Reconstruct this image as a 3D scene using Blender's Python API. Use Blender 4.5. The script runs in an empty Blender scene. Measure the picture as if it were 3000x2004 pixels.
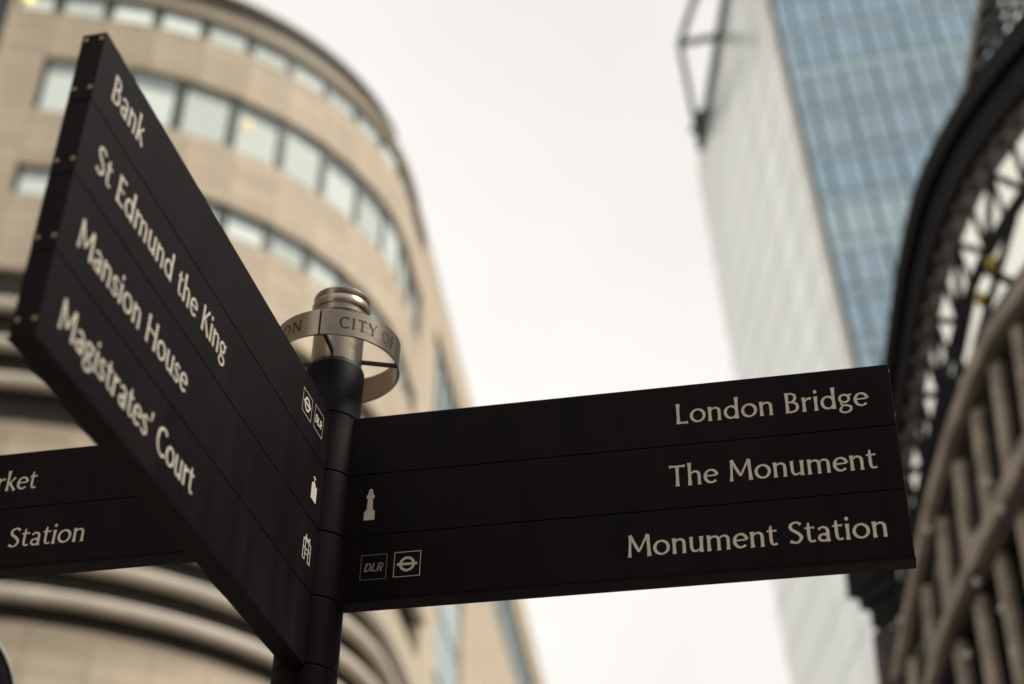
import bpy, bmesh, math, random
from mathutils import Vector, Matrix
random.seed(7)
sc = bpy.context.scene
C = sc.collection
R_ = math.radians

# ------------------------------------------------------------------ camera
CAMZ = 1.6
PITCH, ROLL = 0.6069491688, 0.0236342156
cd = bpy.data.cameras.new('camera')
cam = bpy.data.objects.new('camera', cd); C.objects.link(cam)
fw = Vector((0, math.cos(PITCH), math.sin(PITCH))); rt = Vector((1, 0, 0)); upv = Vector((0, -math.sin(PITCH), math.cos(PITCH)))
r2 = math.cos(ROLL)*rt + math.sin(ROLL)*upv; u2 = -math.sin(ROLL)*rt + math.cos(ROLL)*upv
m = Matrix((r2, u2, -fw)).transposed().to_4x4(); m.translation = (0, 0, CAMZ)
cam.matrix_world = m
cd.sensor_width = 36; cd.lens = 54.6126; cd.clip_start = .05; cd.clip_end = 3000
cd.dof.use_dof = True; cd.dof.focus_distance = 2.84; cd.dof.aperture_fstop = 2.0
sc.camera = cam

# ------------------------------------------------------------------ world, sun, exposure
SUN_EL, SUN_AZ = R_(57), R_(95)          # azimuth clockwise from +Y (the view direction), thin overcast
w = bpy.data.worlds.new('World'); sc.world = w; w.use_nodes = True
nt = w.node_tree; nt.nodes.clear()
out = nt.nodes.new('ShaderNodeOutputWorld')
sky = nt.nodes.new('ShaderNodeTexSky'); sky.sky_type = 'NISHITA'; sky.sun_disc = False
sky.sun_elevation = SUN_EL; sky.sun_rotation = SUN_AZ
b1 = nt.nodes.new('ShaderNodeBackground'); b1.inputs[1].default_value = .045
nt.links.new(sky.outputs[0], b1.inputs[0])
tc = nt.nodes.new('ShaderNodeTexCoord'); no = nt.nodes.new('ShaderNodeTexNoise')
no.inputs['Scale'].default_value = 1.9; no.inputs['Detail'].default_value = 4
nt.links.new(tc.outputs['Generated'], no.inputs['Vector'])
cr = nt.nodes.new('ShaderNodeValToRGB')
cr.color_ramp.elements[0].position = .3; cr.color_ramp.elements[0].color = (.905, .87, .82, 1)
cr.color_ramp.elements[1].position = .7; cr.color_ramp.elements[1].color = (1.11, 1.08, 1.02, 1)
nt.links.new(no.outputs[0], cr.inputs[0])
b2 = nt.nodes.new('ShaderNodeBackground'); b2.inputs[1].default_value = .462
nt.links.new(cr.outputs[0], b2.inputs[0])
mx = nt.nodes.new('ShaderNodeMixShader'); mx.inputs[0].default_value = .94
nt.links.new(b1.outputs[0], mx.inputs[1]); nt.links.new(b2.outputs[0], mx.inputs[2]); nt.links.new(mx.outputs[0], out.inputs[0])
sd = bpy.data.lights.new('sun', 'SUN'); sd.energy = 1.5; sd.angle = R_(16); sd.color = (1, .95, .86)
so = bpy.data.objects.new('sun', sd); C.objects.link(so)
sdir = Vector((math.sin(SUN_AZ)*math.cos(SUN_EL), math.cos(SUN_AZ)*math.cos(SUN_EL), math.sin(SUN_EL)))
so.rotation_euler = sdir.to_track_quat('Z', 'Y').to_euler()
sc.view_settings.view_transform = 'Standard'; sc.view_settings.look = 'None'
sc.view_settings.exposure = 1.08; sc.view_settings.gamma = 1
sc.render.engine = 'CYCLES'

# ------------------------------------------------------------------ materials
MATS = {}
def mat(name, col, rough=.6, metal=0, noise=None, var=0, spec=.5, emit=None, bump=None, transp=0, dark=.8, streak=None):
    """principled material; noise=(scale, amount) mottles the colour, var = per-object brightness spread"""
    ma = bpy.data.materials.new(name); ma.use_nodes = True; n = ma.node_tree; P = n.nodes['Principled BSDF']
    P.inputs['Base Color'].default_value = (*col, 1); P.inputs['Roughness'].default_value = rough
    P.inputs['Metallic'].default_value = metal; P.inputs['Specular IOR Level'].default_value = spec
    src = None
    if noise or var or streak:
        rgb = n.nodes.new('ShaderNodeRGB'); rgb.outputs[0].default_value = (*col, 1); src = rgb.outputs[0]
        if noise:
            t = n.nodes.new('ShaderNodeTexCoord'); x = n.nodes.new('ShaderNodeTexNoise'); x.inputs['Scale'].default_value = noise[0]; x.inputs['Detail'].default_value = 6
            if streak:
                mp = n.nodes.new('ShaderNodeMapping'); mp.inputs['Scale'].default_value = streak
                n.links.new(t.outputs['Object'], mp.inputs[0]); n.links.new(mp.outputs[0], x.inputs['Vector'])
            else: n.links.new(t.outputs['Object'], x.inputs['Vector'])
            mr = n.nodes.new('ShaderNodeMapRange'); mr.inputs[1].default_value = .3; mr.inputs[2].default_value = .7
            mr.inputs[3].default_value = 1-noise[1]; mr.inputs[4].default_value = 1+noise[1]
            n.links.new(x.outputs[0], mr.inputs[0])
            v = n.nodes.new('ShaderNodeVectorMath'); v.operation = 'SCALE'
            n.links.new(src, v.inputs[0]); n.links.new(mr.outputs[0], v.inputs['Scale']); src = v.outputs[0]
            rr = n.nodes.new('ShaderNodeMapRange'); rr.inputs[3].default_value = max(.02, rough-.08); rr.inputs[4].default_value = min(1, rough+.08)
            n.links.new(x.outputs[0], rr.inputs[0]); n.links.new(rr.outputs[0], P.inputs['Roughness'])
        if var:
            oi = n.nodes.new('ShaderNodeObjectInfo'); mr = n.nodes.new('ShaderNodeMapRange')
            mr.inputs[3].default_value = 1-var; mr.inputs[4].default_value = 1+var
            n.links.new(oi.outputs['Random'], mr.inputs[0])
            v = n.nodes.new('ShaderNodeVectorMath'); v.operation = 'SCALE'
            n.links.new(src, v.inputs[0]); n.links.new(mr.outputs[0], v.inputs['Scale']); src = v.outputs[0]
        n.links.new(src, P.inputs['Base Color'])
    if bump:
        t = n.nodes.new('ShaderNodeTexCoord'); x = n.nodes.new('ShaderNodeTexNoise'); x.inputs['Scale'].default_value = bump[0]; x.inputs['Detail'].default_value = 5
        n.links.new(t.outputs['Object'], x.inputs['Vector'])
        b = n.nodes.new('ShaderNodeBump'); b.inputs['Strength'].default_value = bump[1]; b.inputs['Distance'].default_value = bump[2]
        n.links.new(x.outputs[0], b.inputs['Height']); n.links.new(b.outputs[0], P.inputs['Normal'])
    if emit:
        P.inputs['Emission Color'].default_value = (*emit[0], 1); P.inputs['Emission Strength'].default_value = emit[1]
    if transp:
        o = n.nodes['Material Output']; tr = n.nodes.new('ShaderNodeBsdfTransparent'); ms = n.nodes.new('ShaderNodeMixShader'); ms.inputs[0].default_value = transp
        n.links.new(P.outputs[0], ms.inputs[1]); n.links.new(tr.outputs[0], ms.inputs[2]); n.links.new(ms.outputs[0], o.inputs[0])
    MATS[name] = ma
    return ma
mat('powder_black', (.0088, .0052, .0064), .52, noise=(22, .4), streak=(1, 1, .2), bump=(900, .12, .0004), spec=.11)
mat('powder_navy', (.0048, .0048, .0088), .48, noise=(9, .25), bump=(900, .12, .0004), spec=.18)
mat('letter_cream', (.83, .755, .64), .55, noise=(60, .08))
mat('letter_dim', (.33, .30, .265), .6)
mat('steel', (.37, .32, .26), .3, metal=1, noise=(40, .16), streak=(1, 1, 22))
mat('engraving', (.02, .018, .016), .6)
mat('rivet', (.42, .34, .2), .35, metal=1)
mat('scuff', (.045, .042, .04), .7)
mat('stone', (.60, .495, .365), .75, noise=(.7, .10), var=.09)
mat('stone_ledge', (.60, .53, .44), .7, noise=(.8, .1))
mat('frame_green', (.055, .062, .055), .5, noise=(1, .2))
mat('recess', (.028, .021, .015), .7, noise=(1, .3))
mat('office_glass', (.80, .865, .785), .07, metal=.85, var=.18)
mat('reflection_tint', (.27, .31, .30), .12, metal=.8, var=.18)  # glass with reflections put into its base colour
mat('office_glass_far', (.60, .72, .70), .12, metal=.8, var=.12)
mat('roof_brown', (.085, .066, .036), .6, noise=(1, .2))
mat('tower_glass', (.34, .465, .54), .1, metal=.92, var=.08)
mat('tower_glass_teal', (.42, .545, .575), .1, metal=.92, var=.05)
mat('tower_glass_grey', (.345, .44, .515), .1, metal=.92, var=.06)
mat('tower_mullion', (.17, .205, .225), .5)
mat('tower_white', (.79, .80, .775), .2, metal=1, noise=(.06, .10), var=.12)
mat('tower_fin', (.74, .745, .71), .35, metal=1)
mat('tower_line', (.66, .67, .645), .4, metal=.8)
mat('tower_cream', (.80, .76, .66), .5)
mat('steel_dark', (.24, .24, .215), .5, noise=(.5, .2))
mat('iron_black', (.0055, .0045, .005), .55, noise=(3, .3), spec=.1)
mat('iron_plum', (.06, .045, .042), .5, noise=(6, .35))
mat('iron_tan', (.37, .315, .255), .55, noise=(5, .4))
mg = mat('market_glass', (.85, .87, .80), .3, noise=(1.5, .08))
_n = mg.node_tree; _t = _n.nodes.new('ShaderNodeBsdfTranslucent'); _t.inputs[0].default_value = (.95, .96, .9, 1); _m = _n.nodes.new('ShaderNodeMixShader'); _m.inputs[0].default_value = .82
_n.links.new(_n.nodes['Principled BSDF'].outputs[0], _m.inputs[1]); _n.links.new(_t.outputs[0], _m.inputs[2]); _n.links.new(_m.outputs[0], _n.nodes['Material Output'].inputs[0])
mat('dark_glass', (.012, .012, .011), .25, noise=(2, .4), spec=.3)
mat('gold', (.42, .30, .07), .3, metal=1)
mat('glint_white', (.8, .8, .76), .3)  # white for the balls that stand in for highlights
mat('rim_grey', (.42, .41, .38), .4)
mat('soffit_shade', (.075, .057, .04), .6, noise=(1, .25))  # shade under the stone ledges, put into the colour
mat('lamp_warm', (.9, .75, .5), .5, emit=((1, .70, .38), .30))
mat('lamp_yellow', (.9, .7, .3), .5, emit=((1, .72, .2), .9))
mat('night_glass', (.03, .038, .036), .12, noise=(1, .3))
mat('asphalt', (.05, .05, .05), .85, noise=(3, .25), bump=(60, .4, .01))
mat('paving', (.30, .28, .25), .8, noise=(1.2, .2), var=.08)
mat('brick_brown', (.26, .19, .13), .8, noise=(1, .25))

# ------------------------------------------------------------------ helpers
def link(name, me, material=None, parent=None, loc=None, rz=None):
    o = bpy.data.objects.new(name, me); C.objects.link(o)
    if material and me is not None and not me.materials: me.materials.append(MATS[material])
    if parent: o.parent = parent
    if loc is not None: o.location = loc
    if rz is not None: o.rotation_euler.z = rz
    return o
def thing(name, label, cat, loc=(0, 0, 0), rz=0, group=None):
    o = link(name, None, loc=loc, rz=rz); o['label'] = label; o['category'] = cat
    if group: o['group'] = group
    return o
class MB:
    def __init__(s): s.v = []; s.f = []; s.sm = False
    def add(s, vs, fs):
        k = len(s.v); s.v += [tuple(x) for x in vs]; s.f += [tuple(i+k for i in q) for q in fs]; return s
    def box(s, x0, x1, y0, y1, z0, z1):
        return s.add([(x, y, z) for z in (z0, z1) for y in (y0, y1) for x in (x0, x1)], [(0, 2, 3, 1), (4, 5, 7, 6), (0, 1, 5, 4), (2, 6, 7, 3), (0, 4, 6, 2), (1, 3, 7, 5)])
    def bar(s, a, b, w, d, up=(0, 0, 1)):
        a, b = Vector(a), Vector(b); t = (b-a).normalized(); u = Vector(up); n = t.cross(u)
        if n.length < 1e-4: n = t.cross(Vector((1, 0, 0)))
        n.normalize(); q = n.cross(t)
        vs = [p+n*i*w/2+q*j*d/2 for p in (a, b) for j in (-1, 1) for i in (-1, 1)]
        return s.add(vs, [(0, 2, 3, 1), (4, 5, 7, 6), (0, 1, 5, 4), (2, 6, 7, 3), (0, 4, 6, 2), (1, 3, 7, 5)])
    def lathe(s, prof, n=48, c=(0, 0)):
        k = len(prof); vs = []
        for i in range(n):
            a = 2*math.pi*i/n; vs += [(c[0]+r*math.cos(a), c[1]+r*math.sin(a), z) for r, z in prof]
        fs = [(i*k+j, ((i+1) % n)*k+j, ((i+1) % n)*k+j+1, i*k+j+1) for i in range(n) for j in range(k-1)]
        s.sm = True
        return s.add(vs, fs)
    def ball(s, c, r, n=14, k=8, sq=1):
        prof = [(r*math.sin(math.pi*j/k)+1e-5, r*sq*-math.cos(math.pi*j/k)+c[2]) for j in range(k+1)]
        return s.lathe(prof, n, c)
    def mesh(s, name='m'):
        me = bpy.data.meshes.new(name); me.from_pydata(s.v, [], s.f); me.validate()
        bm = bmesh.new(); bm.from_mesh(me); bmesh.ops.recalc_face_normals(bm, faces=bm.faces); bm.to_mesh(me); bm.free()
        if s.sm:
            me.polygons.foreach_set('use_smooth', [True]*len(me.polygons))
            try: me.set_sharp_from_angle(angle=R_(20))
            except Exception: pass
        return me
    def obj(s, name, material, parent=None, **k): return link(name, s.mesh(name), material, parent, **k)
def bevel_box(x0, x1, y0, y1, z0, z1, bv, seg=2):
    me = MB().box(x0, x1, y0, y1, z0, z1).mesh(); bm = bmesh.new(); bm.from_mesh(me)
    bmesh.ops.bevel(bm, geom=list(bm.edges), offset=bv, segments=seg, affect='EDGES', profile=.5); bm.to_mesh(me); bm.free(); return me

# ------------------------------------------------------------------ flared-terminal lettering built from strokes (unit = cap height)
W0, T0 = .145, .095
def stem(x1, y1, x2, y2, w=W0, f0=1.4, f1=1.4):
    return [(x1+(x2-x1)*t, y1+(y2-y1)*t, w*k) for t, k in ((0, f0), (.08, 1+(f0-1)*.55), (.25, 1.04), (.5, .97), (.75, 1.04), (.92, 1+(f1-1)*.55), (1, f1))]
def smooth(P, n=7):
    out = []; Q = [P[0]]+list(P)+[P[-1]]
    for i in range(1, len(Q)-2):
        for k in range(n):
            t = k/n; a, b, c, d = Q[i-1:i+3]
            out.append(tuple(.5*((2*b[j])+(-a[j]+c[j])*t+(2*a[j]-5*b[j]+4*c[j]-d[j])*t*t+(-a[j]+3*b[j]-3*c[j]+d[j])*t**3) for j in range(3)))
    out.append(P[-1]); return out
def arc(cx, cy, rx, ry, a0, a1, n=26, wk=W0*1.02, tk=T0, tilt=12):
    o = []
    for i in range(n+1):
        a = R_(a0+(a1-a0)*i/n); k = abs(math.cos(a-R_(tilt)))
        o.append((cx+rx*math.cos(a), cy+ry*math.sin(a), tk+(wk-tk)*k))
    return o
def dot(x, y, r): return [(x, y-r, .02), (x, y-r*.7, r*1.4), (x, y, r*2), (x, y+r*.7, r*1.4), (x, y+r, .02)]
def nar(x): return smooth([(x, .46, .05), (x+.1, .59, .085), (x+.24, .635, .11), (x+.355, .55, .14), (x+.375, .38, .142), (x+.375, .18, .142), (x+.375, .06, .16), (x+.375, 0, .2)])
G = {
'o': (.70, [arc(.35, .345, .262, .295, 0, 360)]),
'n': (.66, [stem(.14, 0, .13, .7), nar(.14)]),
'm': (1.02, [stem(.14, 0, .13, .7), nar(.14), nar(.50)]),
'u': (.66, [smooth([(.12, .7, .2), (.125, .64, .155), (.13, .4, .142), (.14, .2, .14), (.21, .07, .115), (.33, .065, .095), (.44, .14, .07), (.5, .24, .05)]), stem(.515, 0, .515, .7)]),
'd': (.70, [arc(.33, .34, .235, .29, 20, 345), stem(.555, 0, .555, 1.06)]),
'h': (.66, [stem(.14, 0, .135, 1.06), nar(.14)]),
'i': (.28, [stem(.14, 0, .14, .7), dot(.14, .93, .09)]),
'e': (.62, [arc(.325, .345, .24, .295, 8, 318), stem(.12, .36, .545, .38, .085, 1, 1)]),
'a': (.58, [arc(.27, .19, .165, .145, 20, 345, wk=.13), smooth([(.1, .55, .13), (.19, .63, .1), (.31, .64, .105), (.42, .55, .135), (.44, .35, .14), (.44, .12, .145), (.46, 0, .18)]), stem(.27, .335, .42, .375, .08, 1, 1)]),
'r': (.46, [stem(.14, 0, .13, .7), smooth([(.15, .45, .05), (.23, .57, .09), (.33, .635, .12), (.43, .62, .17)])]),
's': (.50, [smooth([(.42, .57, .15), (.33, .635, .1), (.2, .635, .1), (.11, .53, .125), (.18, .4, .14), (.34, .3, .14), (.41, .17, .125), (.33, .06, .1), (.18, .055, .1), (.06, .13, .15)])]),
't': (.44, [smooth([(.19, .9, .06), (.18, .78, .12), (.175, .5, .142), (.18, .25, .142), (.21, .1, .12), (.29, .055, .1), (.41, .08, .12)]), stem(.03, .655, .4, .665, .085, 1, 1.5)]),
'k': (.60, [stem(.14, 0, .135, 1.06), stem(.16, .31, .49, .68, .095, 1, 1.6), stem(.25, .40, .545, 0, .14, 1, 1.35)]),
'g': (.60, [arc(.27, .46, .185, .185, 0, 360, wk=.13), stem(.4, .6, .56, .64, .08, 1, 1.4), smooth([(.17, .31, .06), (.13, .22, .085), (.2, .14, .1), (.36, .12, .11), (.5, .03, .125), (.48, -.12, .12), (.33, -.21, .1), (.17, -.2, .1), (.08, -.1, .12), (.12, .02, .1), (.2, .12, .07)])]),
"'": (.24, [[(.1, .66, .05), (.14, .8, .1), (.15, .93, .16), (.15, 1.0, .15)]]),
'L': (.58, [stem(.14, 0, .13, 1), stem(.14, .05, .53, .05, .1, 1, 1.8)]),
'B': (.66, [stem(.14, 0, .13, 1), smooth([(.13, .95, .1), (.3, .95, .1), (.45, .86, .13), (.45, .66, .135), (.32, .54, .09), (.14, .525, .085)]), smooth([(.14, .525, .085), (.36, .52, .1), (.52, .4, .14), (.52, .18, .145), (.38, .06, .11), (.13, .05, .1)])]),
'T': (.72, [stem(.05, .95, .69, .95, .1, 1.7, 1.7), stem(.37, 0, .37, .96)]),
'M': (1.02, [stem(.13, 0, .17, .98, .12), stem(.15, 1, .5, .23, .14, 1.3, .7), stem(.5, .22, .84, 1, .10, .7, 1.3), stem(.85, .98, .9, 0, .15, 1.1, 1.4)]),
'S': (.60, [smooth([(.5, .84, .16), (.4, .935, .11), (.25, .94, .1), (.12, .83, .135), (.14, .67, .145), (.29, .54, .15), (.43, .42, .15), (.5, .26, .145), (.41, .1, .12), (.26, .05, .1), (.08, .13, .17)])]),
'E': (.60, [stem(.14, 0, .14, 1), stem(.14, .95, .53, .95, .1, 1, 1.7), stem(.14, .53, .48, .53, .09, 1, 1.7), stem(.14, .05, .55, .05, .1, 1, 1.7)]),
'K': (.70, [stem(.14, 0, .14, 1), stem(.17, .45, .58, .98, .1, 1, 1.6), stem(.27, .56, .65, .0, .145, 1, 1.4)]),
'H': (.86, [stem(.14, 0, .14, 1), stem(.72, 0, .72, 1), stem(.14, .53, .72, .53, .09, 1, 1)]),
'C': (.76, [smooth([(.7, .84, .17), (.58, .935, .12), (.42, .94, .1), (.22, .84, .13), (.125, .64, .15), (.12, .4, .15), (.21, .17, .13), (.41, .05, .1), (.58, .06, .11), (.71, .15, .16)])]),
'O': (.94, [arc(.47, .5, .365, .45, 0, 360, 32)]),
'D': (.86, [stem(.14, 0, .14, 1), smooth([(.14, .95, .1), (.35, .95, .1), (.6, .85, .12), (.72, .62, .15), (.72, .38, .15), (.6, .15, .12), (.35, .05, .1), (.14, .05, .1)])]),
'N': (.86, [stem(.14, 0, .14, .98, .11), stem(.13, .99, .72, .02, .15, 1.2, .8), stem(.72, 0, .72, 1, .11, .9, 1.4)]),
'I': (.30, [stem(.15, 0, .15, 1)]),
'Y': (.70, [stem(.05, .99, .36, .45, .145, 1.4, 1), stem(.66, .99, .37, .45, .1, 1.5, 1), stem(.36, 0, .36, .5, .14, 1.4, 1)]),
'F': (.56, [stem(.14, 0, .14, 1), stem(.14, .95, .52, .95, .1, 1, 1.7), stem(.14, .52, .46, .52, .09, 1, 1.7)]),
'R': (.66, [stem(.14, 0, .13, 1), smooth([(.13, .95, .1), (.3, .95, .1), (.47, .86, .13), (.47, .64, .135), (.32, .5, .09), (.14, .49, .085)]), stem(.3, .5, .6, 0, .14, 1, 1.3)]),
' ': (.36, []),
}
def text_quads(txt, gap=.0):
    """strokes of a line of text: list of ribbons (point lists), and its width, in cap heights"""
    x = 0; ribs = []
    for ch in txt:
        adv, st = G[ch]
        for s in st: ribs.append([(px+x, py, pw) for px, py, pw in s])
        x += adv+gap
    xs0 = min(a[0]-a[2]/2 for r in ribs for a in r); xs1 = max(a[0]+a[2]/2 for r in ribs for a in r)
    return ribs, xs0, xs1
def ribbons_mesh(ribs, place):
    """place(u, v, lift) -> 3D point; each ribbon is lifted a hair so that no two lie in one plane"""
    b = MB()
    for i, r in enumerate(ribs):
        lift = (i % 7)*.00005; L = []; n = len(r)
        for k in range(n):
            a = r[max(k-1, 0)]; c = r[min(k+1, n-1)]; dx, dy = c[0]-a[0], c[1]-a[1]; l = math.hypot(dx, dy) or 1
            nx, ny = -dy/l, dx/l; h = r[k][2]/2
            L += [place(r[k][0]+nx*h, r[k][1]+ny*h, lift), place(r[k][0]-nx*h, r[k][1]-ny*h, lift)]
        b.add(L, [(2*k, 2*k+1, 2*k+3, 2*k+2) for k in range(n-1)])
    return b

# ------------------------------------------------------------------ ground
GX, GY = -.354, 2.609
def sheet(name, x0, x1, y0, y1, z, m_):
    o = MB().add([(x0, y0, z), (x1, y0, z), (x1, y1, z), (x0, y1, z)], [(0, 1, 2, 3)]).obj(name, m_); o['kind'] = 'structure'; return o
sheet('ground', -1500, 1500, -1500, 1500, -.13, 'asphalt')
sheet('road', -3.4, 1.9, -90, 160, -.126, 'asphalt')
pv = MB().box(-14, -3.55, -40, 33, -.125, 0).obj('pavement', 'paving'); pv['kind'] = 'structure'
# fingerpost stands on a traffic island kerb in the street
isl = MB().box(-1.6, 1.2, -3.5, 4.6, -.125, 0).obj('pavement', 'paving'); isl['kind'] = 'structure'
pv2 = MB().box(2.2, 12, -40, 60, -.125, 0).obj('pavement', 'paving'); pv2['kind'] = 'structure'

# ------------------------------------------------------------------ fingerpost
Z0, TH, T = CAMZ+1.600, .1303, .0185        # top of the top tile, tile pitch, half thickness
post = thing('fingerpost_sign', 'black street fingerpost with three lettered arms and a steel ring on top', 'sign post', (GX, GY, 0))
MB().lathe([(.001, -.0), (.13, 0), (.13, .012), (.075, .02), (.0555, .05), (.0555, Z0+.128), (.0535, Z0+.131), (.0495, Z0+.131)], 64).obj('pole', 'powder_black', post)
for k in range(6):                           # sleeves that carry the tiles, with a groove between each two
    z1 = Z0-k*TH-.0012; z0 = z1-TH+.0024
    if k == 5: z0 = z1-.8
    MB().lathe([(.0558, z0), (.0575, z0), (.0585, z0+.0015), (.0585, z1-.0015), (.0575, z1), (.0558, z1)], 64).obj('sleeve', 'powder_black', post)
MB().lathe([(.0558, Z0+.0012), (.0578, Z0+.0012), (.0585, Z0+.003), (.0585, Z0+.121), (.057, Z0+.125), (.0558, Z0+.125)], 64).obj('top_sleeve', 'powder_navy', post)
MB().lathe([(.0515, Z0+.10), (.0515, Z0+.255)], 64).obj('neck_tube', 'steel', post)
cap = MB().lathe([(.0516, Z0+.247), (.0555, Z0+.246), (.0575, Z0+.249), (.0575, Z0+.262), (.0600, Z0+.2635), (.0605, Z0+.267), (.0605, Z0+.279), (.0595, Z0+.282), (.0575, Z0+.283), (.0578, Z0+.285), (.0585, Z0+.287), (.0585, Z0+.299), (.0575, Z0+.301), (.0005, Z0+.301)], 64).obj('cap', 'steel', post)
# ring with a joint; angles are measured around the pole, 0 faces the camera and grows to the right
face = math.atan2(-GY, -GX)
def rang(a): return face+R_(a)
RO, RZ0, RZ1 = .129, Z0+.131, Z0+.192
rb = MB(); N = 120; vs = []
for i in range(N+1):
    a = rang(-18+.9+(360-1.8)*i/N)
    for r, z in ((RO, RZ0+.001), (RO, RZ1-.001), (RO-.001, RZ1), (RO-.003, RZ1), (RO-.004, RZ1-.001), (RO-.004, RZ0+.001), (RO-.003, RZ0), (RO-.001, RZ0)):
        vs.append((r*math.cos(a), r*math.sin(a), z))
rb.add(vs, [(i*8+j, (i+1)*8+j, (i+1)*8+(j+1) % 8, i*8+(j+1) % 8) for i in range(N) for j in range(8)]+[tuple(range(8)), tuple(N*8+j for j in range(7, -1, -1))]); rb.sm = True
ring = rb.obj('ring_band', 'steel', post)
jb = MB(); ja = rang(-18); e1 = Vector((math.cos(ja), math.sin(ja), 0)); e2 = Vector((-e1.y, e1.x, 0))
jb.bar(e1*(RO-.0055)+Vector((0, 0, RZ0+.002)), e1*(RO-.0055)+Vector((0, 0, RZ1-.002)), .02, .002, up=e1)
jb.obj('joint_strip', 'engraving', ring)
def ring_text(txt, a0, a1, cap_h, zb):
    ribs, x0, x1 = text_quads(txt, .12)
    def place(u, v, l):
        a = rang(a0+(a1-a0)*(u-x0)/(x1-x0)); r = RO+.0003+l
        return (r*math.cos(a), r*math.sin(a), zb+v*cap_h)
    ribbons_mesh([[(x, y, w_*.98) for x, y, w_ in r] for r in ribs], place).obj('lettering', 'engraving', ring)
ring_text('CITY', -1, 35, .0275, RZ0+.0165)
ring_text('OF', 41, 59, .0275, RZ0+.0165)
ring_text('LONDON', -105, -36, .0275, RZ0+.0165)
for k in range(4):
    a = rang(-13.5+90*k); d = Vector((math.cos(a), math.sin(a), 0))
    MB().bar(d*.05+Vector((0, 0, RZ0+.018)), d*(RO-.003)+Vector((0, 0, RZ0+.006)), .007, .007).obj('spoke', 'engraving', post)

def finger(az, length, n, name_text):
    """one arm: core mesh > tiles, base channel, end rivets. local x runs out from the pole, y to its left"""
    d = Vector((math.cos(az), math.sin(az), 0)); core = MB().box(.05, length-.004, -T+.005, T-.005, Z0-n*TH-.0005, Z0-.003).obj('finger_arm', 'powder_black', post, rz=az)
    for k in range(n):
        link('tile', bevel_box(.052, length, -T, T, Z0-(k+1)*TH+.0008, Z0-k*TH-.0008, .0010), 'powder_black', core)
    link('base_plate', bevel_box(.052, length+.0015, -T-.0010, T+.0010, Z0-n*TH-.0046, Z0-n*TH-.0006, .0008), 'powder_black', core)
    rm = MB().lathe([(.0034, 0), (.0034, .0005), (.0026, .0012), (.0001, .0015)], 12).mesh()
    for z in [.012]+[k*TH-.024 for k in range(1, n+1)]:
        for y in (-.0115, .0115):
            o = link('rivet', rm, 'rivet', core, (length-.0002, y, Z0-z)); o.rotation_euler.y = R_(90)
    return core
def on_face(core, side, rev):
    """place() on the face side (+1: local -y, right of the arm's direction; -1: +y); text runs outwards or (rev) back to the pole"""
    sg = -1 if side > 0 else 1
    return lambda s, z, l=0: (s, sg*(T+.0005+l), Z0-z)
def line(core, side, txt, s0, s1, zb, cap_h=.0435):
    ribs, x0, x1 = text_quads(txt, .01); ribs = [[(x, y, w_*.84) for x, y, w_ in r] for r in ribs]; pl = on_face(core, side, s1 < s0)
    ribbons_mesh(ribs, lambda u, v, l: pl(s0+(s1-s0)*(u-x0)/(x1-x0), zb-v*cap_h, l)).obj('lettering', 'letter_cream', core)
def icon(core, name, pieces, pl):
    """pieces: polygons in (s, z) millimetre-true coordinates, each lifted a hair"""
    b = MB()
    for i, q in enumerate(pieces): b.add([pl(s, z, (i % 7)*.00005) for s, z in q], [tuple(range(len(q)))])
    return b.obj(name, 'letter_cream', core)
def quad(a, b, c, d): return [(a, c), (b, c), (b, d), (a, d)]
def box_outline(s0, s1, z0, z1, w_=.0011): return [quad(s0, s1, z0, z0+w_), quad(s0, s1, z1-w_, z1), quad(s0, s0+w_, z0+w_, z1-w_), quad(s1-w_, s1, z0+w_, z1-w_)]
def roundel(cx, cz, r):
    P = []
    for i in range(36):
        a, b = 2*math.pi*i/36, 2*math.pi*(i+1)/36; ri = r*.66
        P.append([(cx+r*math.cos(a), cz+r*math.sin(a)), (cx+r*math.cos(b), cz+r*math.sin(b)), (cx+ri*math.cos(b), cz+ri*math.sin(b)), (cx+ri*math.cos(a), cz+ri*math.sin(a))])
    return [quad(cx-r*1.27, cx+r*1.27, cz-r*.17, cz+r*.17)], P
def sans_bold_italic(core, side, s0, s1, zt, zb, m_='letter_cream'):
    """DLR in slanted bold sans strokes, no flare"""
    g = {'D': (.78, [[(.1, 0, .2), (.1, 1, .2)], [(.1, .92, .17), (.32, .92, .17), (.5, .84, .18), (.6, .66, .2), (.6, .34, .2), (.5, .16, .18), (.32, .08, .17), (.1, .08, .17)]]),
         'L': (.62, [[(.1, 0, .2), (.1, 1, .2)], [(.1, .085, .17), (.55, .085, .17)]]),
         'R': (.74, [[(.1, 0, .2), (.1, 1, .2)], [(.1, .92, .17), (.38, .92, .17), (.53, .82, .18), (.55, .68, .19), (.5, .53, .18), (.36, .45, .17), (.1, .45, .17)], [(.36, .45, .2), (.56, 0, .2)]])}
    x = 0; ribs = []
    for ch in 'DLR':
        for s in g[ch][1]: ribs.append([(px+x+py*.22, py, w_) for px, py, w_ in s])
        x += g[ch][0]
    X1 = x+.1; pl = on_face(core, side, s1 < s0)
    ribbons_mesh(ribs, lambda u, v, l: pl(s0+(s1-s0)*u/X1, zb+(zt-zb)*v, l)).obj('lettering', m_, core)

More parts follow.
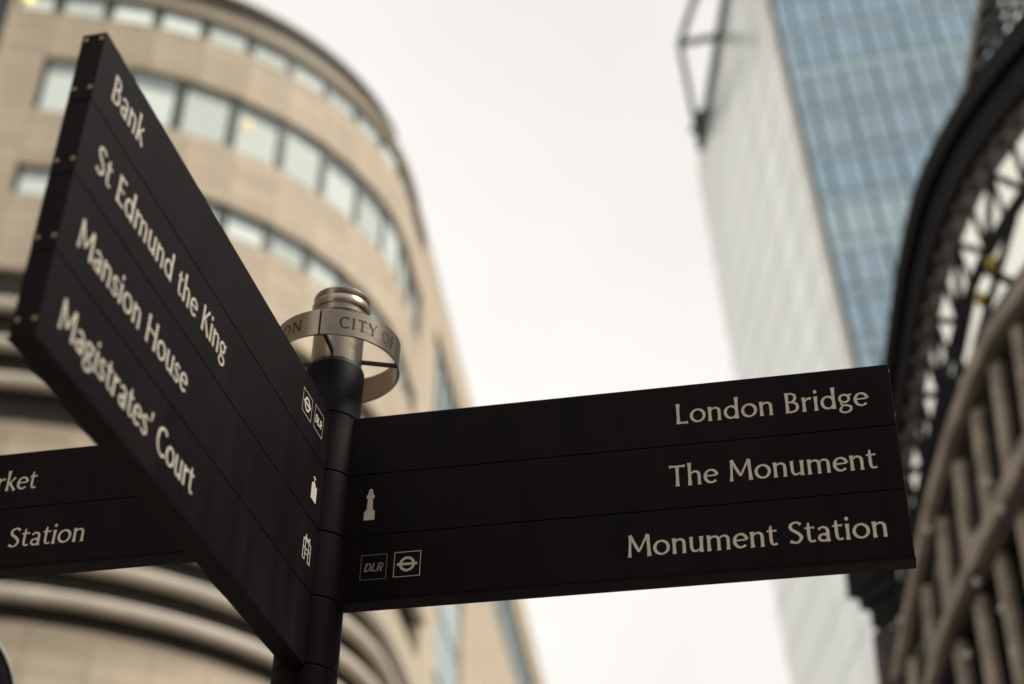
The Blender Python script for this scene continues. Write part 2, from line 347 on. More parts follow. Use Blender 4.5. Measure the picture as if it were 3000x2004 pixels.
AR, AL, AB = R_(-13.2), R_(-103.2), R_(166.8)
LEN = 1.074
fr = finger(AR, LEN, 3, 'r')
line(fr, 1, 'London Bridge', .682, 1.033, .0855)
line(fr, 1, 'The Monument', .662, 1.034, .2160)
line(fr, 1, 'Monument Station', .586, 1.035, .3500)
pr = on_face(fr, 1, False)
c = .1025
icon(fr, 'column_icon', [quad(c-.0105, c+.0105, .210, .2285), quad(c-.0085, c+.0085, .2075, .2099), [(c-.0062, .2074), (c+.0062, .2074), (c+.0048, .183), (c-.0048, .183)],
     quad(c-.0078, c+.0078, .1755, .1829), [(c-.0058, .1754), (c+.0058, .1754), (c+.0046, .170), (c-.0046, .170)], [(c-.0046, .1699), (c+.0046, .1699), (c+.0026, .1632), (c, .1622), (c-.0026, .1632)]], pr)
icon(fr, 'icon_box', box_outline(.094, .1435, .3015, .3515, .0009), pr).data.materials[0] = MATS['letter_dim']
sans_bold_italic(fr, 1, .1005, .1385, .3185, .3355, 'letter_dim')
icon(fr, 'icon_box', box_outline(.157, .2075, .3005, .3510, .0013), pr)
b_, rg = roundel(.1822, .3258, .0150); icon(fr, 'roundel_icon', rg, pr); icon(fr, 'roundel_bar', b_, on_face(fr, 1, 0)).location.y = -.0003

fl = finger(AL, LEN, 4, 'l')
line(fl, -1, 'Bank', 1.029, .921, .0860, .0465)
line(fl, -1, 'St Edmund the King', 1.031, .546, .2165, .0465)
line(fl, -1, 'Mansion House', 1.031, .660, .3500, .0465)
line(fl, -1, "Magistrates' Court", 1.032, .588, .4815, .0465)
pf = on_face(fl, -1, True)
icon(fl, 'icon_box', box_outline(.151, .2015, .0385, .0865, .0013), pf)
b_, rg = roundel(.1762, .0625, .0148); icon(fl, 'roundel_icon', rg, pf); icon(fl, 'roundel_bar', b_, pf).location.y = .0003
icon(fl, 'icon_box', box_outline(.0865, .1355, .0355, .0845, .0011), pf)
sans_bold_italic(fl, -1, .1305, .0925, .0515, .0695)
def mir(ps, c): return [[(c-(s-c), z) for s, z in q] for q in ps]
c = .100
icon(fl, 'church_icon', [quad(c-.0165, c+.0115, .190, .2215), [(c-.0085, .1899), (c+.0115, .1899), (c+.0015, .1845), (c-.004, .1845)], quad(c-.001, c+.0018, .172, .1844), quad(c-.006, c+.0066, .1755, .1782)], pf)
c = .1035; P = [quad(c-.0205, c+.0205, .3085, .3105), quad(c-.0205, c+.0205, .324, .3258)]
P += [quad(c+x-.0014, c+x+.0014, .3106, .348) for x in (-.019, -.0085, .0085, .019)]
P += [quad(c-.0185, c-.011, .346, .348), quad(c+.0105, c+.018, .346, .348), [(c-.016, .307), (c+.016, .307), (c+.009, .303), (c-.009, .303)], quad(c-.012, c-.008, .298, .3029), quad(c+.006, c+.010, .298, .3029), quad(c-.006, c+.006, .333, .335)]
icon(fl, 'mansion_icon', P, pf)
scf = [(.55, .30, .018), (.36, .19, .012), (.30, .26, .02), (.24, .105, .022), (.62, .06, .03), (.20, .13, .012), (.42, .33, .016), (.72, .41, .02), (.33, .11, .015), (.27, .36, .01), (.48, .14, .02), (.18, .30, .014), (.84, .30, .018), (.66, .21, .012)]
for s, z, l in scf:
    icon(fl, 'scratch', [[(s, z), (s+.0005, z), (s+.004, z-l), (s+.0036, z-l)]], pf).data.materials[0] = MATS['scuff']

fb = finger(AB, LEN, 2, 'b')
line(fb, -1, 'Market', .757, .6005, .0885)
line(fb, -1, 'Station', .637, .474, .2185)

# ------------------------------------------------------------------ curved stone office building
SC = 1.7
BX, BY, BR = -8.84*SC, 28.10*SC, 6.55*SC
A0, A1 = R_(-81.7), R_(-7.6)
LA = BR*(A1-A0)
S_L, S_R = -3.40, LA+56
def zz(u): return u*SC+CAMZ
def path(s, off=0):
    """point on the facade line and its outward normal angle"""
    if s < 0: a = A0; e = s
    elif s > LA: a = A1; e = s-LA
    else: a = A0+s/BR; e = 0
    n = Vector((math.cos(a), math.sin(a), 0)); t = Vector((-n.y, n.x, 0))
    return Vector((BX, BY, 0))+n*(BR+off)+t*e, a
off_b = thing('curved_office_building', 'beige stone office block with rounded corner, curved window bands and stacked ledges', 'building')
def samples(s0, s1, step=.8):
    n = max(2, int((s1-s0)/step)); return [s0+(s1-s0)*i/n for i in range(n+1)]
def sweep(prof, s0, s1, name, m_, smooth_=False, step=.8, caps=True):
    b = MB(); S = samples(s0, s1, step); k = len(prof); vs = []
    for s in S:
        for o, z in prof:
            p, _ = path(s, o); vs.append((p.x, p.y, z))
    fs = [(i*k+j, (i+1)*k+j, (i+1)*k+(j+1) % k, i*k+(j+1) % k) for i in range(len(S)-1) for j in range(k)]
    if caps: fs += [tuple(range(k)), tuple((len(S)-1)*k+j for j in range(k-1, -1, -1))]
    b.add(vs, fs); b.sm = smooth_
    return b.obj(name, m_, off_b)
ROOF = zz(23.30)+.3
sweep([(-.42, zz(16.26)), (-.42, ROOF-.3), (-6, ROOF-.3), (-6, zz(16.26))], S_L, S_R, 'wall', 'frame_green')
sweep([(-.42, 0), (-.42, zz(9.68)), (-6, zz(9.68)), (-6, 0)], S_L, S_R, 'wall', 'frame_green')
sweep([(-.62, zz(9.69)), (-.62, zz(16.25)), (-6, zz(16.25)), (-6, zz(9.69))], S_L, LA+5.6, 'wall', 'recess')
sweep([(-.42, zz(9.69)), (-.42, zz(16.25)), (-6, zz(16.25)), (-6, zz(9.69))], LA+5.61, S_R, 'wall', 'frame_green')
# left end wall, turning back from the street
e0, ea = path(S_L); nrm = Vector((math.cos(ea), math.sin(ea), 0)); tl = Vector((nrm.y, -nrm.x, 0))
MB().bar(e0-nrm*.1+tl*.02+Vector((0, 0, 0)), e0-nrm*.1+tl*.02+Vector((0, 0, ROOF-.3)), .2, .3, up=nrm).obj('corner_pier', 'stone', off_b)
q = e0-nrm*3.2+tl*.0
MB().bar(q, q+Vector((0, 0, ROOF-.35)), .3, 6, up=nrm).obj('end_wall', 'stone', off_b)
# cornice and roof edge
AE_ = BR*(R_(-13)-A0)
sweep([(-.65, zz(23.30)), (-.65, zz(24.10)), (-.50, zz(24.14)), (-.50, zz(24.25)), (-2.5, zz(24.25)), (-2.5, zz(23.30))], S_L, AE_, 'attic', 'roof_brown')
sweep([(-.6, zz(23.2455)), (.06, zz(23.2455)), (.06, zz(23.30)), (-.6, zz(23.30))], S_L, LA+1.2, 'cornice', 'stone_ledge')
sweep([(-.42, zz(23.13)), (.025, zz(23.13)), (.025, zz(23.235)), (-.42, zz(23.235))], S_L, S_R, 'window_head', 'stone')
sweep([(-.42, zz(23.236)), (.0, zz(23.236)), (.0, zz(23.36)), (-.42, zz(23.36))], LA+1.25, S_R, 'parapet', 'stone')
sweep([(-.3, zz(23.30)), (-.3, zz(23.35)), (-5.8, zz(23.35)), (-5.8, zz(23.30))], S_L, S_R, 'roof', 'roof_brown')
PITCHW = 1.632
def grid(s0, w_): 
    L = []; x = s0
    while x+w_ < S_R: L.append((x, x+w_)); x += w_
    return L
cache = {}
stuff = MB()
def put(name, m_, s0, s1, z0, z1, d0, d1, ind, tilt=0):
    """slab on the facade between s0 and s1: own part (mesh shared between alike ones) or joined to the rest"""
    s = (s0+s1)/2; w_ = s1-s0; p, a = path(s)
    if ind:
        key = (m_, round(z1-z0, 3), d0, d1, round(w_, 3))
        if key not in cache:
            cache[key] = MB().box(d0, d1, -w_/2, w_/2, 0, z1-z0).mesh(); cache[key].materials.append(MATS[m_])
        return link(name, cache[key], None, off_b, (p.x, p.y, z0), a+tilt)
    n = Vector((math.cos(a), math.sin(a), 0)); t = Vector((-n.y, n.x, 0))
    vs = [p+n*x+t*y+Vector((0, 0, z)) for z in (z0, z1) for y in (-w_/2, w_/2) for x in (d0, d1)]
    stuff.add(vs, [(0, 2, 3, 1), (4, 5, 7, 6), (0, 1, 5, 4), (2, 6, 7, 3), (0, 4, 6, 2), (1, 3, 7, 5)])
def stone(s0, s1, u0, u1, rows, ind):
    h = (u1-u0)*SC/rows
    for k in range(rows): put('stone_panel', 'stone', s0+.012, s1-.012, zz(u0)+k*h+.012, zz(u0)+(k+1)*h-.012, -.4, 0, ind)
def window(s0, s1, u0, u1, split, lamp=False):
    z0, z1 = zz(u0)+.10, zz(u1)-.16; zm = z0+(z1-z0)*split; far_ = s0 > LA+3; tl_ = random.uniform(-.012, .012)
    put('window_pane', 'office_glass_far' if far_ else 'office_glass', s0+.19, s1-.19, z0, zm, -.18, -.14, True, tl_)
    put('upper_reflection', 'reflection_tint', s0+.19, s1-.19, zm+.05, z1, -.18, -.14, True, tl_)  # darker top strip: the reflected soffit painted as its own pane
    put('mullion', 'frame_green', s0-.11, s0+.11, zz(u0), zz(u1), -.42, -.08, True)
    if lamp:
        p, a = path((s0+s1)/2); MB().ball((-.10, -.42, 1.35), .17).obj('ceiling_lamp', 'lamp_warm', off_b, loc=(p.x, p.y, zz(u0)), rz=a)
G1 = [(S_L, -2.018)]+grid(-2.018, PITCHW); G2 = grid(.62, 1.85)
SB = [(21.32, 22.48, 4), (18.62, 19.96, 4), (16.25, 17.93, 5), (12.45, 13.20, 2)]
WE = LA+4.2
for k, (s0, s1) in enumerate(G1):
    if s1 < WE:
        for u0, u1, rows in SB:
            stone(s0, s1, u0, u1, rows, k < 18)
        window(s0, s1, 22.48, 23.13, .72)
        if k in (0, 2): stone(s0, s1, 17.93, 18.62, 2, True)
        else: window(s0, s1, 17.93, 18.62, .66)
    else:                                # the wing: plain stone, a long upper window band and one tall glazed bay
        e = s0-LA
        stone(s0, s1, 21.95, 23.13, 3, False); stone(s0, s1, 17.2, 19.7, 6, False)
        if e > 6.4: window(s0, s1, 19.7, 21.95, .9)
        else: stone(s0, s1, 19.7, 21.95, 6, False)
        if 9.2 < e < 16.2:
            for q in range(9): put('bay_pane', 'office_glass_far', s0+.06, s1-.06, zz(3+q*1.57)+.05, zz(3+(q+1)*1.57)-.2, -.2, -.1, True, random.uniform(-.02, .02))
        elif e > 5: stone(s0, s1, 2, 17.2, 24, False)
        else: stone(s0, s1, 16.25, 17.2, 2, False); stone(s0, s1, 12.45, 13.2, 2, False)
_p, _a = path(-3.05); MB().ball((-.06, 0, .75), .16).obj('wall_lamp', 'lamp_yellow', off_b, loc=(_p.x, _p.y, zz(22.48)), rz=_a)
stone(G1[0][0], G1[0][1], 19.96, 21.32, 4, True); window(G1[1][0], G1[1][1], 19.96, 21.32, .8); stone(G1[2][0], .62, 19.96, 21.32, 4, True)
for k, (s0, s1) in enumerate(G2):
    if s1 < WE+.8: window(s0, s1, 19.96, 21.32, random.choice((.74, .8, .86)), lamp=(k == 2))
# sills under the window bands
for u in (19.96, 17.93, 22.48):
    sweep([(-.3, zz(u)-.04), (.02, zz(u)-.04), (.02, zz(u)+.03), (-.3, zz(u)+.03)], S_L if u > 22 else .62, WE-.5, 'sill', 'stone')
# stacks of projecting ledges in front of dark recesses
LE = LA+5.6
def ledge(u, r=.42, h=.36):
    z = zz(u)
    sweep([(.14, z-h), (r-.05, z-h*.94), (r, z-h*.7), (r, z-.1), (r-.06, z), (-.19, z+.05), (-.19, z-.1), (.14, z-.1)], S_L, LE, 'ledge', 'stone_ledge', True)
    sweep([(-.19, z-h+.03), (.136, z-h+.03), (.136, z-.104), (-.19, z-.104)], S_L, LE, 'ledge_shade_panel', 'soffit_shade')  # dark panel in place of the shaded stone underside
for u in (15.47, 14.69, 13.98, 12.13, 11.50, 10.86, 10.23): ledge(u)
for u0, u1 in ((9.76, 12.44), (13.21, 16.24)):
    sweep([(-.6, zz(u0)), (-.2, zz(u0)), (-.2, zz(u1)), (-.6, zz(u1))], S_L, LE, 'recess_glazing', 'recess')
# wall below the ledges with square windows
for s0, s1 in [g_ for g_ in G1 if g_[1] < LA+6.6]:
    for u0, u1 in ((8.6, 9.75), (5.6, 7.4), (2.2, 4.2)): stone(s0, s1, u0, u1, 3, False)
    for u0, u1 in ((7.4, 8.6), (4.2, 5.6), (.2, 2.2)):
        put('window_pane', 'office_glass_far', s0+.25, s1-.25, zz(u0)+.1, zz(u1)-.1, -.36, -.32, True)
so_ = stuff.obj('stone_cladding', 'stone', off_b); so_['kind'] = 'stuff'
# ------------------------------------------------------------------ dark neighbour at the far left
nb = thing('dark_glass_building', 'dark glazed building behind the left end of the stone office block', 'building', (-25.6, 47, 0), R_(8))
MB().box(-9, 6.2, -6, 6, 0, 52).obj('wall', 'recess', nb)
for k in range(11):
    for j in range(4):
        MB().box(-8.8+j*3.75, -5.3+j*3.75, -6.12, -6.02, 5+k*4.2, 8.5+k*4.2).obj('window_pane', 'night_glass', nb)
    MB().box(-9.1, 6.3, -6.5, -5.98, 8.8+k*4.2, 9.2+k*4.2).obj('floor_band', 'stone_ledge', nb)

# ------------------------------------------------------------------ glass tower
tw = thing('glass_tower', 'tall flaring tower with pale finned side and blue glass front', 'tower')
TZ = 156+CAMZ; RAKE = .09
def tx(z): return 27.5+(TZ-z)*RAKE                 # the finned side leans out towards the top
NY, FY = 126.0, 178.0
bd = Vector((math.cos(R_(16)), -math.sin(R_(16)), 0))
def tp(z, a, dn=0):
    """point on the blue front: a metres right of the corner, dn metres out"""
    return Vector((tx(z), NY, z))+bd*a+Vector((-math.sin(R_(16)), -math.cos(R_(16)), 0))*dn
b = MB(); vs = []
WB = 24
for z in (0, TZ):
    e = tp(z, WB); vs += [(tx(z), NY, z), tuple(e), (e.x, FY, z), (tx(z), FY, z)]
b.add(vs, [(0, 1, 2, 3), (7, 6, 5, 4), (0, 4, 5, 1), (1, 5, 6, 2), (2, 6, 7, 3), (3, 7, 4, 0)]).obj('wall', 'tower_mullion', tw)
def slant_quad(bm_, y0, y1, z0, z1, d):
    bm_.add([(tx(z)-o, y, z) for o in (d, d-.15) for z, y in ((z0, y0), (z0, y1), (z1, y1), (z1, y0))], [(0, 1, 2, 3), (7, 6, 5, 4), (0, 4, 5, 1), (1, 5, 6, 2), (2, 6, 7, 3), (3, 7, 4, 0)])
nf = 34; pw = (FY-NY-2)/nf
for i in range(nf):
    y = NY+1.6+i*pw
    s_ = MB(); slant_quad(s_, y+.105, y+pw-.105, 2, TZ-.5, .3); s_.obj('glass_strip', 'tower_white', tw)
    f_ = MB(); slant_quad(f_, y-.10, y+.10, 2, TZ, .38); f_.obj('fin', 'tower_fin', tw)
for k in range(25):
    z_ = TZ-(k+1)*6.1; q_ = MB(); slant_quad(q_, NY+1.6, FY-.2, z_, z_+.45, .335); q_.obj('floor_line', 'tower_line', tw)
e_ = MB(); slant_quad(e_, NY-.3, NY+1.5, 0, TZ, .42); e_.obj('corner_post', 'tower_cream', tw)
FH, CW = 6.1, 1.85
far = MB(); rows = int((TZ-4)/FH)
for r in range(rows):
    z0 = TZ-(r+1)*FH; z1 = z0+FH*.70; gm_ = ('tower_glass', 'tower_glass_grey', 'tower_glass', 'tower_glass_teal', 'tower_glass_grey', 'tower_glass', 'tower_glass_grey')[r*3 % 7]
    if r < 20:
        vs = [tp(z, a, d) for d in (.22, .1) for z, a in ((z1+.2, .35), (z1+.2, WB-.3), (z0+FH-.2, WB-.3), (z0+FH-.2, .35))]
        MB().add(vs, [(0, 1, 2, 3), (7, 6, 5, 4), (0, 4, 5, 1), (1, 5, 6, 2), (2, 6, 7, 3), (3, 7, 4, 0)]).obj('spandrel_strip', 'tower_glass_teal' if r % 4 == 1 else 'tower_glass_grey', tw)
    for k in range(int(WB/CW)):
        a0 = .35+k*CW; a1 = a0+CW-(.22 if k % 2 else .42)
        vs = [tp(z, a, d) for d in (.25, .1) for z, a in ((z0, a0), (z0, a1), (z1, a1), (z1, a0))]
        fs = [(0, 1, 2, 3), (7, 6, 5, 4), (0, 4, 5, 1), (1, 5, 6, 2), (2, 6, 7, 3), (3, 7, 4, 0)]
        if r < 20 and k < 13: MB().add(vs, fs).obj('glass_pane', gm_, tw)
        else: far.add(vs, fs)
for k in range(int(WB/CW)+1):
    a = .35+k*CW-.13; vs = [tp(z, q_, d) for d in (.42, .1) for z, q_ in ((2, a-.09), (2, a+.09), (TZ, a+.09), (TZ, a-.09))]
    MB().add(vs, [(0, 1, 2, 3), (7, 6, 5, 4), (0, 4, 5, 1), (1, 5, 6, 2), (2, 6, 7, 3), (3, 7, 4, 0)]).obj('mullion', 'tower_mullion', tw)
fo = far.obj('lower_glazing', 'tower_glass', tw); fo['kind'] = 'stuff'
# steel outrigger frame hung out from the roof edge
fr_pts = [(27.2, 172.0), (22.0, 151.2), (23.0, 143.7), (26.9, 126.5)]
for a, b_ in zip(fr_pts[:-1], fr_pts[1:]):
    MB().bar((*a, TZ-.6), (*b_, TZ-.6), .75, .9).obj('roof_frame_beam', 'steel_dark', tw)
MB().bar((22.2, 151.2, TZ-.6), (27.4, 149.5, TZ-.6), .7, .8).obj('roof_frame_beam', 'steel_dark', tw)
MB().add([(27.3, 171.6, TZ-.6), (25.6, 164.5, TZ-.6), (27.2, 163.5, TZ-.6), (27.3, 171.6, TZ-1), (25.6, 164.5, TZ-1), (27.2, 163.5, TZ-1)], [(0, 1, 2), (5, 4, 3), (0, 3, 4, 1), (1, 4, 5, 2), (2, 5, 3, 0)]).obj('gusset_plate', 'steel_dark', tw)
MB().bar((27.0, 172.4, TZ-.6), (27.0, 126, TZ-.6), .7, .9).obj('roof_frame_beam', 'steel_dark', tw)
MB().bar((25.2, 168.5, TZ-.6), (27.3, 168, TZ-.6), .7, .8).obj('roof_frame_beam', 'steel_dark', tw)

# ------------------------------------------------------------------ iron and glass market arch on the right
PSI = R_(20); az_ = R_(17)
AP = Vector((12*math.sin(az_), 12*math.cos(az_), CAMZ)); AN = Vector((math.cos(PSI), math.sin(PSI), 0)); AE = Vector((-math.sin(PSI), math.cos(PSI), 0))
mk = thing('market_arch', 'black cast iron arch with lattice tracery, tan ribs and dark glazing', 'arch')
def pa(s, z, d=0): return AP+AE*s+AN*d+Vector((0, 0, z))
SAP = -2.45
def curve(P, n=40):
    """smooth curve through (s, z) points, from crown to springing"""
    Q = smooth([(s, z, 0) for s, z in P], 10); L = [0]
    for a, b in zip(Q[:-1], Q[1:]): L.append(L[-1]+math.hypot(b[0]-a[0], b[1]-a[1]))
    out = []
    for i in range(n+1):
        t = L[-1]*i/n; k = max(j for j in range(len(L)) if L[j] <= t+1e-9); k = min(k, len(Q)-2)
        f = (t-L[k])/max(1e-9, L[k+1]-L[k]); out.append((Q[k][0]+(Q[k+1][0]-Q[k][0])*f, Q[k][1]+(Q[k+1][1]-Q[k][1])*f))
    return out
CL = curve([(SAP, 9.83), (-1.89, 9.80), (-1.34, 9.71), (-.70, 9.39), (-.25, 8.81), (.09, 8.14), (.50, 7.32), (.88, 6.5)])
CRr = curve([(SAP, 8.96), (-2.07, 8.92), (-1.43, 8.77), (-.97, 8.48), (-.5, 7.95), (-.06, 7.22), (.36, 6.52), (.6, 6.0)])
CM = curve([(SAP, 8.42), (-1.9, 8.34), (-1.25, 8.09), (-.77, 7.69), (-.2, 6.96), (.32, 6.17), (.55, 5.75)])
C1 = curve([(SAP, 7.70), (-1.69, 7.55), (-1.04, 7.29), (-.22, 6.52), (.39, 5.6), (.72, 5.05), (1.0, 4.4)])
C2 = curve([(SAP, 6.45), (-1.75, 6.27), (-1.27, 6.05), (-.24, 5.33), (.20, 4.85), (.6, 4.2)])
def lerp(A, B, t): return [(a[0]+(b[0]-a[0])*t, a[1]+(b[1]-a[1])*t) for a, b in zip(A, B)]
def both(K): return [(2*SAP-s, z) for s, z in reversed(K)]+list(K[1:])
def band(A, B, d0, d1, name, m_):
    """solid strip between two curves, mirrored about the crown"""
    A, B = both(A), both(B); b = MB(); n = len(A); vs = []
    for p, q in zip(A, B): vs += [pa(*p, d0), pa(*q, d0), pa(*q, d1), pa(*p, d1)]
    b.add(vs, [(i*4+j, (i+1)*4+j, (i+1)*4+(j+1) % 4, i*4+(j+1) % 4) for i in range(n-1) for j in range(4)]+[(0, 1, 2, 3), tuple((n-1)*4+j for j in (3, 2, 1, 0))])
    b.sm = True
    return b.obj(name, m_, mk)
band(CL, lerp(CL, CRr, .26), -.09, .05, 'arch_moulding', 'iron_black')
band(lerp(CL, CRr, .262), lerp(CL, CRr, .40), -.03, .05, 'arch_fascia', 'iron_black')
band(lerp(CL, CRr, .402), lerp(CL, CRr, .72), -.06, .05, 'arch_fascia', 'iron_black')
band(lerp(CL, CRr, .722), CRr, -.01, .05, 'arch_soffit', 'iron_plum')
band(lerp(CRr, CM, .88), lerp(CRr, CM, 1.14), -.01, .03, 'tracery_ring', 'iron_black')
def shift(K, d): return [(s, z+d) for s, z in K]
band(lerp(C1, C2, -.10), lerp(C1, C2, .02), -.02, .06, 'arch_rib', 'iron_plum')
band(lerp(C1, C2, .022), lerp(C1, C2, .12), -.09, .06, 'arch_rib', 'iron_tan')
band(lerp(C1, C2, .122), lerp(C1, C2, .20), -.01, .06, 'arch_rib', 'iron_plum')
band(lerp(C1, C2, .93), lerp(C1, C2, 1.06), -.10, .06, 'arch_rib', 'iron_tan')
band(lerp(C1, C2, 1.062), lerp(C1, C2, 1.16), -.03, .06, 'arch_rib', 'iron_plum')
# studs along the soffit moulding
K = lerp(CL, CRr, .86); sm_ = MB().ball((0, 0, 0), .055, 10, 6).mesh()
for i in range(4, 40, 2):
    link('stud', sm_, 'iron_plum', mk, pa(*K[i], -.02))
# tracery between the fascia and its inner ring, then between ring and rib
def strut(a, b, w_=.05, dd=.035, d=.008): MB().bar(pa(*a, d), pa(*b, d), w_, dd, up=AN).obj('tracery_bar', 'iron_black', mk)
MB1, C1o = lerp(CRr, CM, 1.12), lerp(C1, C2, -.10)
for i in range(2, 36, 6):
    strut(CRr[i], CM[i+3], .06); strut(CM[i+3], CRr[i+6 if i+6 < 41 else 40], .06)
    strut(CRr[i+3], CM[i+3], .04); strut(CRr[i], CM[i], .03)
for i in range(0, 38, 7):
    strut(MB1[i], C1o[min(i+5, 40)], .075); strut(MB1[min(i+5, 40)], C1o[i], .075)
pg = both(lerp(CRr, CM, .02)); b = MB(); q = both(lerp(C1, C2, -.04)); vs = []
for i in range(0, 81, 4):
    if i+4 > 80: break
    g_ = MB().add([pa(*pg[i], .04), pa(*pg[i+2], .04), pa(*pg[i+4], .04), pa(*q[i+4], .04), pa(*q[i+2], .04), pa(*q[i], .04)], [(0, 1, 4, 5), (1, 2, 3, 4)])
    g_.obj('glass_pane', 'market_glass', mk)
for s, z in ((-1.41, 7.94), (-1.20, 7.72)): MB().ball((0, 0, 0), .05, 12, 8, 1.5).obj('gold_boss', 'gold', mk, loc=pa(s, z, -.03))
# vertical bars and dark glazing under the ribs
def z_on(K, s):
    for a, b in zip(K[:-1], K[1:]):
        if a[0] <= s <= b[0]: return a[1]+(b[1]-a[1])*(s-a[0])/max(1e-6, b[0]-a[0])
    return K[-1][1]
C1b, C2a, C2b = lerp(C1, C2, .18), lerp(C1, C2, .94), lerp(C1, C2, 1.15)
sx = SAP
bars = []
while sx < .95:
    bars.append(sx); sx += .33
for s in bars:
    for sg in ((1, -1) if s > SAP+.01 else (1,)):
        S_ = SAP+(s-SAP)*sg; zt = z_on(C1b, s); zb = z_on(C2a, s) if s < C2a[-1][0] else 2.2
        MB().bar(pa(S_-.04, zt, .02), pa(S_+.04, zb, .02), .12, .07, up=AN).obj('glazing_bar', 'iron_tan', mk)
        if s < C2b[-1][0]:
            MB().bar(pa(S_, z_on(C2b, s), .03), pa(S_, 2.3, .03), .12, .07, up=AN).obj('glazing_bar', 'iron_tan', mk)
pg = both(lerp(C1, C2, .10)); vs = []
for i in range(0, 80, 2):
    a, b_ = pg[i], pg[i+2]
    MB().add([pa(*a, .10), pa(*b_, .10), pa(b_[0], 2.2, .10), pa(a[0], 2.2, .10)], [(0, 1, 2, 3)]).obj('dark_pane', 'reflection_tint' if (i//2) % 5 == 2 else 'dark_glass', mk)  # every fifth pane is paler, a sky reflection put into the colour
gm = MB().ball((0, 0, 0), .03, 12, 8).mesh()
for s, z in ((.44, 5.52), (-.84, 5.07), (-.94, 6.11), (-1.04, 5.81), (-.67, 5.74), (-.60, 5.40), (-.89, 4.7), (-1.6, 5.9), (-.1, 6.1), (-.35, 4.9)):
    link('glint_ball', gm, 'glint_white', mk, pa(s, z, -.08))  # small white balls in place of specular highlights, no lamps
# capitals and columns
for sg in (1, -1):
    def S2(s): return SAP+(s-SAP)*sg
    b = MB()
    for s0, s1, z0, z1, d0, d1 in ((.52, 1.20, 6.05, 6.55, -.07, .1), (.56, 1.06, 5.88, 6.05, -.05, .1), (.62, .94, 5.66, 5.88, -.03, .1)):
        b.add([pa(S2(s), z, d) for z in (z0, z1) for d in (d0, d1) for s in (s0, s1)], [(0, 2, 3, 1), (4, 5, 7, 6), (0, 1, 5, 4), (2, 6, 7, 3), (0, 4, 6, 2), (1, 3, 7, 5)])
    b.obj('capital', 'iron_black', mk)
    c0 = pa(S2(.76), -CAMZ, .03)
    MB().lathe([(.3, 0), (.3, .5), (.2, .6), (.17, 1.5), (.15, 5.5), (.2, 5.8), (.2, 6.4), (.16, 6.5), (.16, 7.14)], 20).obj('column', 'iron_plum', mk, loc=c0)
# lattice gable above the arch
GE = [(-.83, 9.45), (-1.13, 9.85), (-1.42, 10.3), (-1.70, 10.8), (SAP, 11.5)]
def gz(s): 
    for a, b_ in zip(GE[:-1], GE[1:]):
        if b_[0] <= s <= a[0]: return a[1]+(b_[1]-a[1])*(s-a[0])/(b_[0]-a[0])
    return GE[0][1]
for sg in (1, -1):
    for a, b_ in zip(GE[:-1], GE[1:]):
        MB().bar(pa(SAP+(a[0]-SAP)*sg, a[1], .2), pa(SAP+(b_[0]-SAP)*sg, b_[1], .2), .07, .12, up=AN).obj('gable_rail', 'steel_dark', mk)
    k = 0; s = -.95
    while s > SAP:
        zt, zb = gz(s), z_on(CL, s)
        if zt > zb+.05: MB().bar(pa(SAP+(s-SAP)*sg, zb, .2), pa(SAP+(s-SAP)*sg, zt, .2), *((.025, .05) if k % 3 else (.05, .06)), up=AN).obj('gable_bar', 'iron_black', mk)
        s -= .15; k += 1
    z = 9.5
    while z < 11.3:
        smax = max([q[0] for q in [( -1.1-i*.02, 0) for i in range(68)] if gz(q[0]) > z and z_on(CL, q[0]) < z+.3] or [SAP])
        if smax > SAP+.05:
            MB().bar(pa(SAP, z+.12, .22), pa(SAP+(smax-SAP)*sg, z, .22), .045, .05, up=AN).obj('gable_slat', 'iron_black', mk)
        z += .17

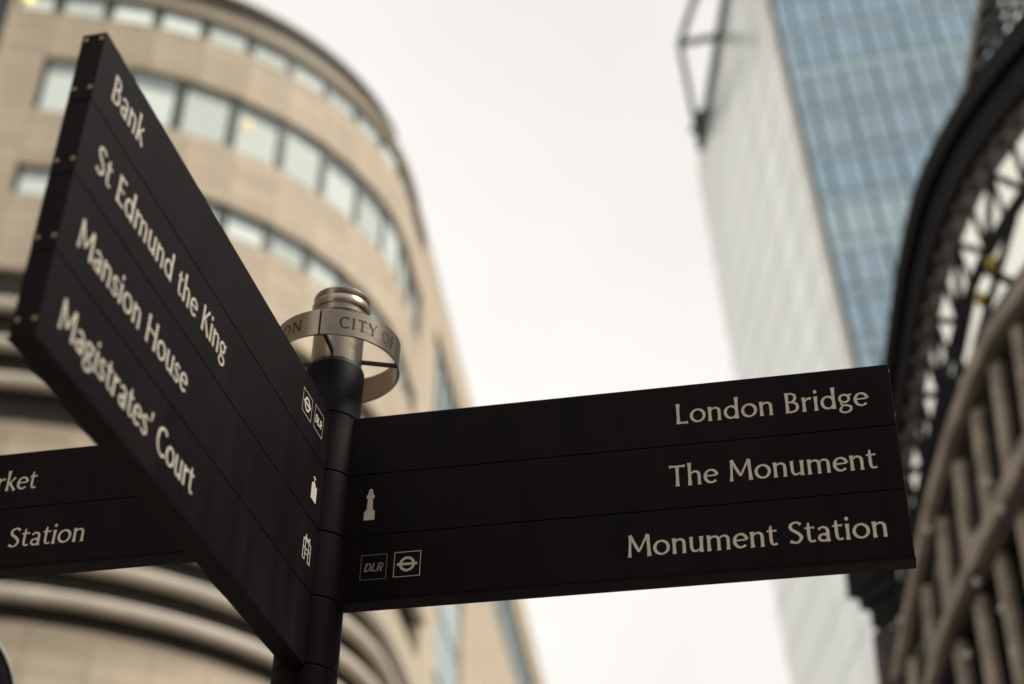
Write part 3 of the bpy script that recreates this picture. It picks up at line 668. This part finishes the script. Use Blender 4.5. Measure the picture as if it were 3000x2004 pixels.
# ------------------------------------------------------------------ round sign at the lower left
dc = Vector((-.3735, .9280, 0)).normalized()*4.1
rs = thing('round_hanging_sign', 'dark round sign with a thin pale rim on a slim post', 'sign', (dc.x-.02, dc.y, 0))
RZ = CAMZ+1.47; rr_ = .30; view = math.atan2(-dc.y, -dc.x)
def disc(name, prof, m_):
    o = MB().lathe(prof, 64).obj(name, m_, rs, loc=(0, 0, RZ)); o.rotation_euler = (R_(90), 0, view+R_(90)); return o
disc('sign_disc', [(.001, -.03), (rr_-.012, -.03), (rr_-.012, .03), (rr_-.05, .036), (.001, .036)], 'powder_black')
disc('rim', [(rr_-.0119, -.032), (rr_-.006, -.03), (rr_-.006, .032), (rr_-.0119, .034), (rr_-.0125, .03), (rr_-.0119, -.032)], 'rim_grey')
MB().lathe([(.001, 0), (.05, 0), (.05, .02), (.03, .04), (.03, RZ-rr_+.02), (.001, RZ-rr_+.02)], 20).obj('post', 'powder_black', rs)

# ------------------------------------------------------------------ unseen buildings, added to dim the light and darken reflections
def block(name, label, x0, x1, y0, y1, h, side, m_, floors, bays):
    t = thing(name, label, 'building', ((x0+x1)/2, (y0+y1)/2, 0)); a, b_ = (x1-x0)/2, (y1-y0)/2
    MB().box(-a, a, -b_, b_, 0, h).obj('wall', m_, t)
    MB().box(-a-.4, a+.4, -b_-.4, b_+.4, h-.9, h+.3).obj('cornice', 'stone_ledge', t)
    run = (x1-x0) if side == 'N' else (y1-y0); bw = run/bays; fh = (h-1.4)/floors
    for i in range(bays):
        for k in range(floors):
            u0 = -run/2+i*bw+bw*.27; u1 = u0+bw*.46; z0 = .7+k*fh+fh*.2; z1 = z0+fh*.6
            g = MB()
            if side == 'N': g.box(u0, u1, b_-.1, b_+.03, z0, z1)
            elif side == 'E': g.box(a-.1, a+.03, u0, u1, z0, z1)
            else: g.box(-a-.03, -a+.1, u0, u1, z0, z1)
            g.obj('window_pane', 'night_glass', t)
            f_ = MB()
            if side == 'N': f_.box(u0-.15, u1+.15, b_, b_+.22, z0-.2, z0-.01)
            elif side == 'E': f_.box(a, a+.22, u0-.15, u1+.15, z0-.2, z0-.01)
            else: f_.box(-a-.22, -a, u0-.15, u1+.15, z0-.2, z0-.01)
            f_.obj('sill', 'stone_ledge', t)
block('unseen_office_block', 'broad unseen brown brick office block, added to darken reflections in the fingerpost', -16, 24, -42, -24, 25, 'N', 'brick_brown', 7, 10)
block('unseen_terrace', 'unseen tan stone terrace, added to keep sky light off the curved office building', -25, -12, -9, 14, 22, 'E', 'brick_brown', 6, 7)
block('unseen_low_building', 'low unseen brown brick building, added to dim the sign and reflect in its ring', 7.5, 20, -12, 6.5, 10, 'W', 'brick_brown', 4, 5)
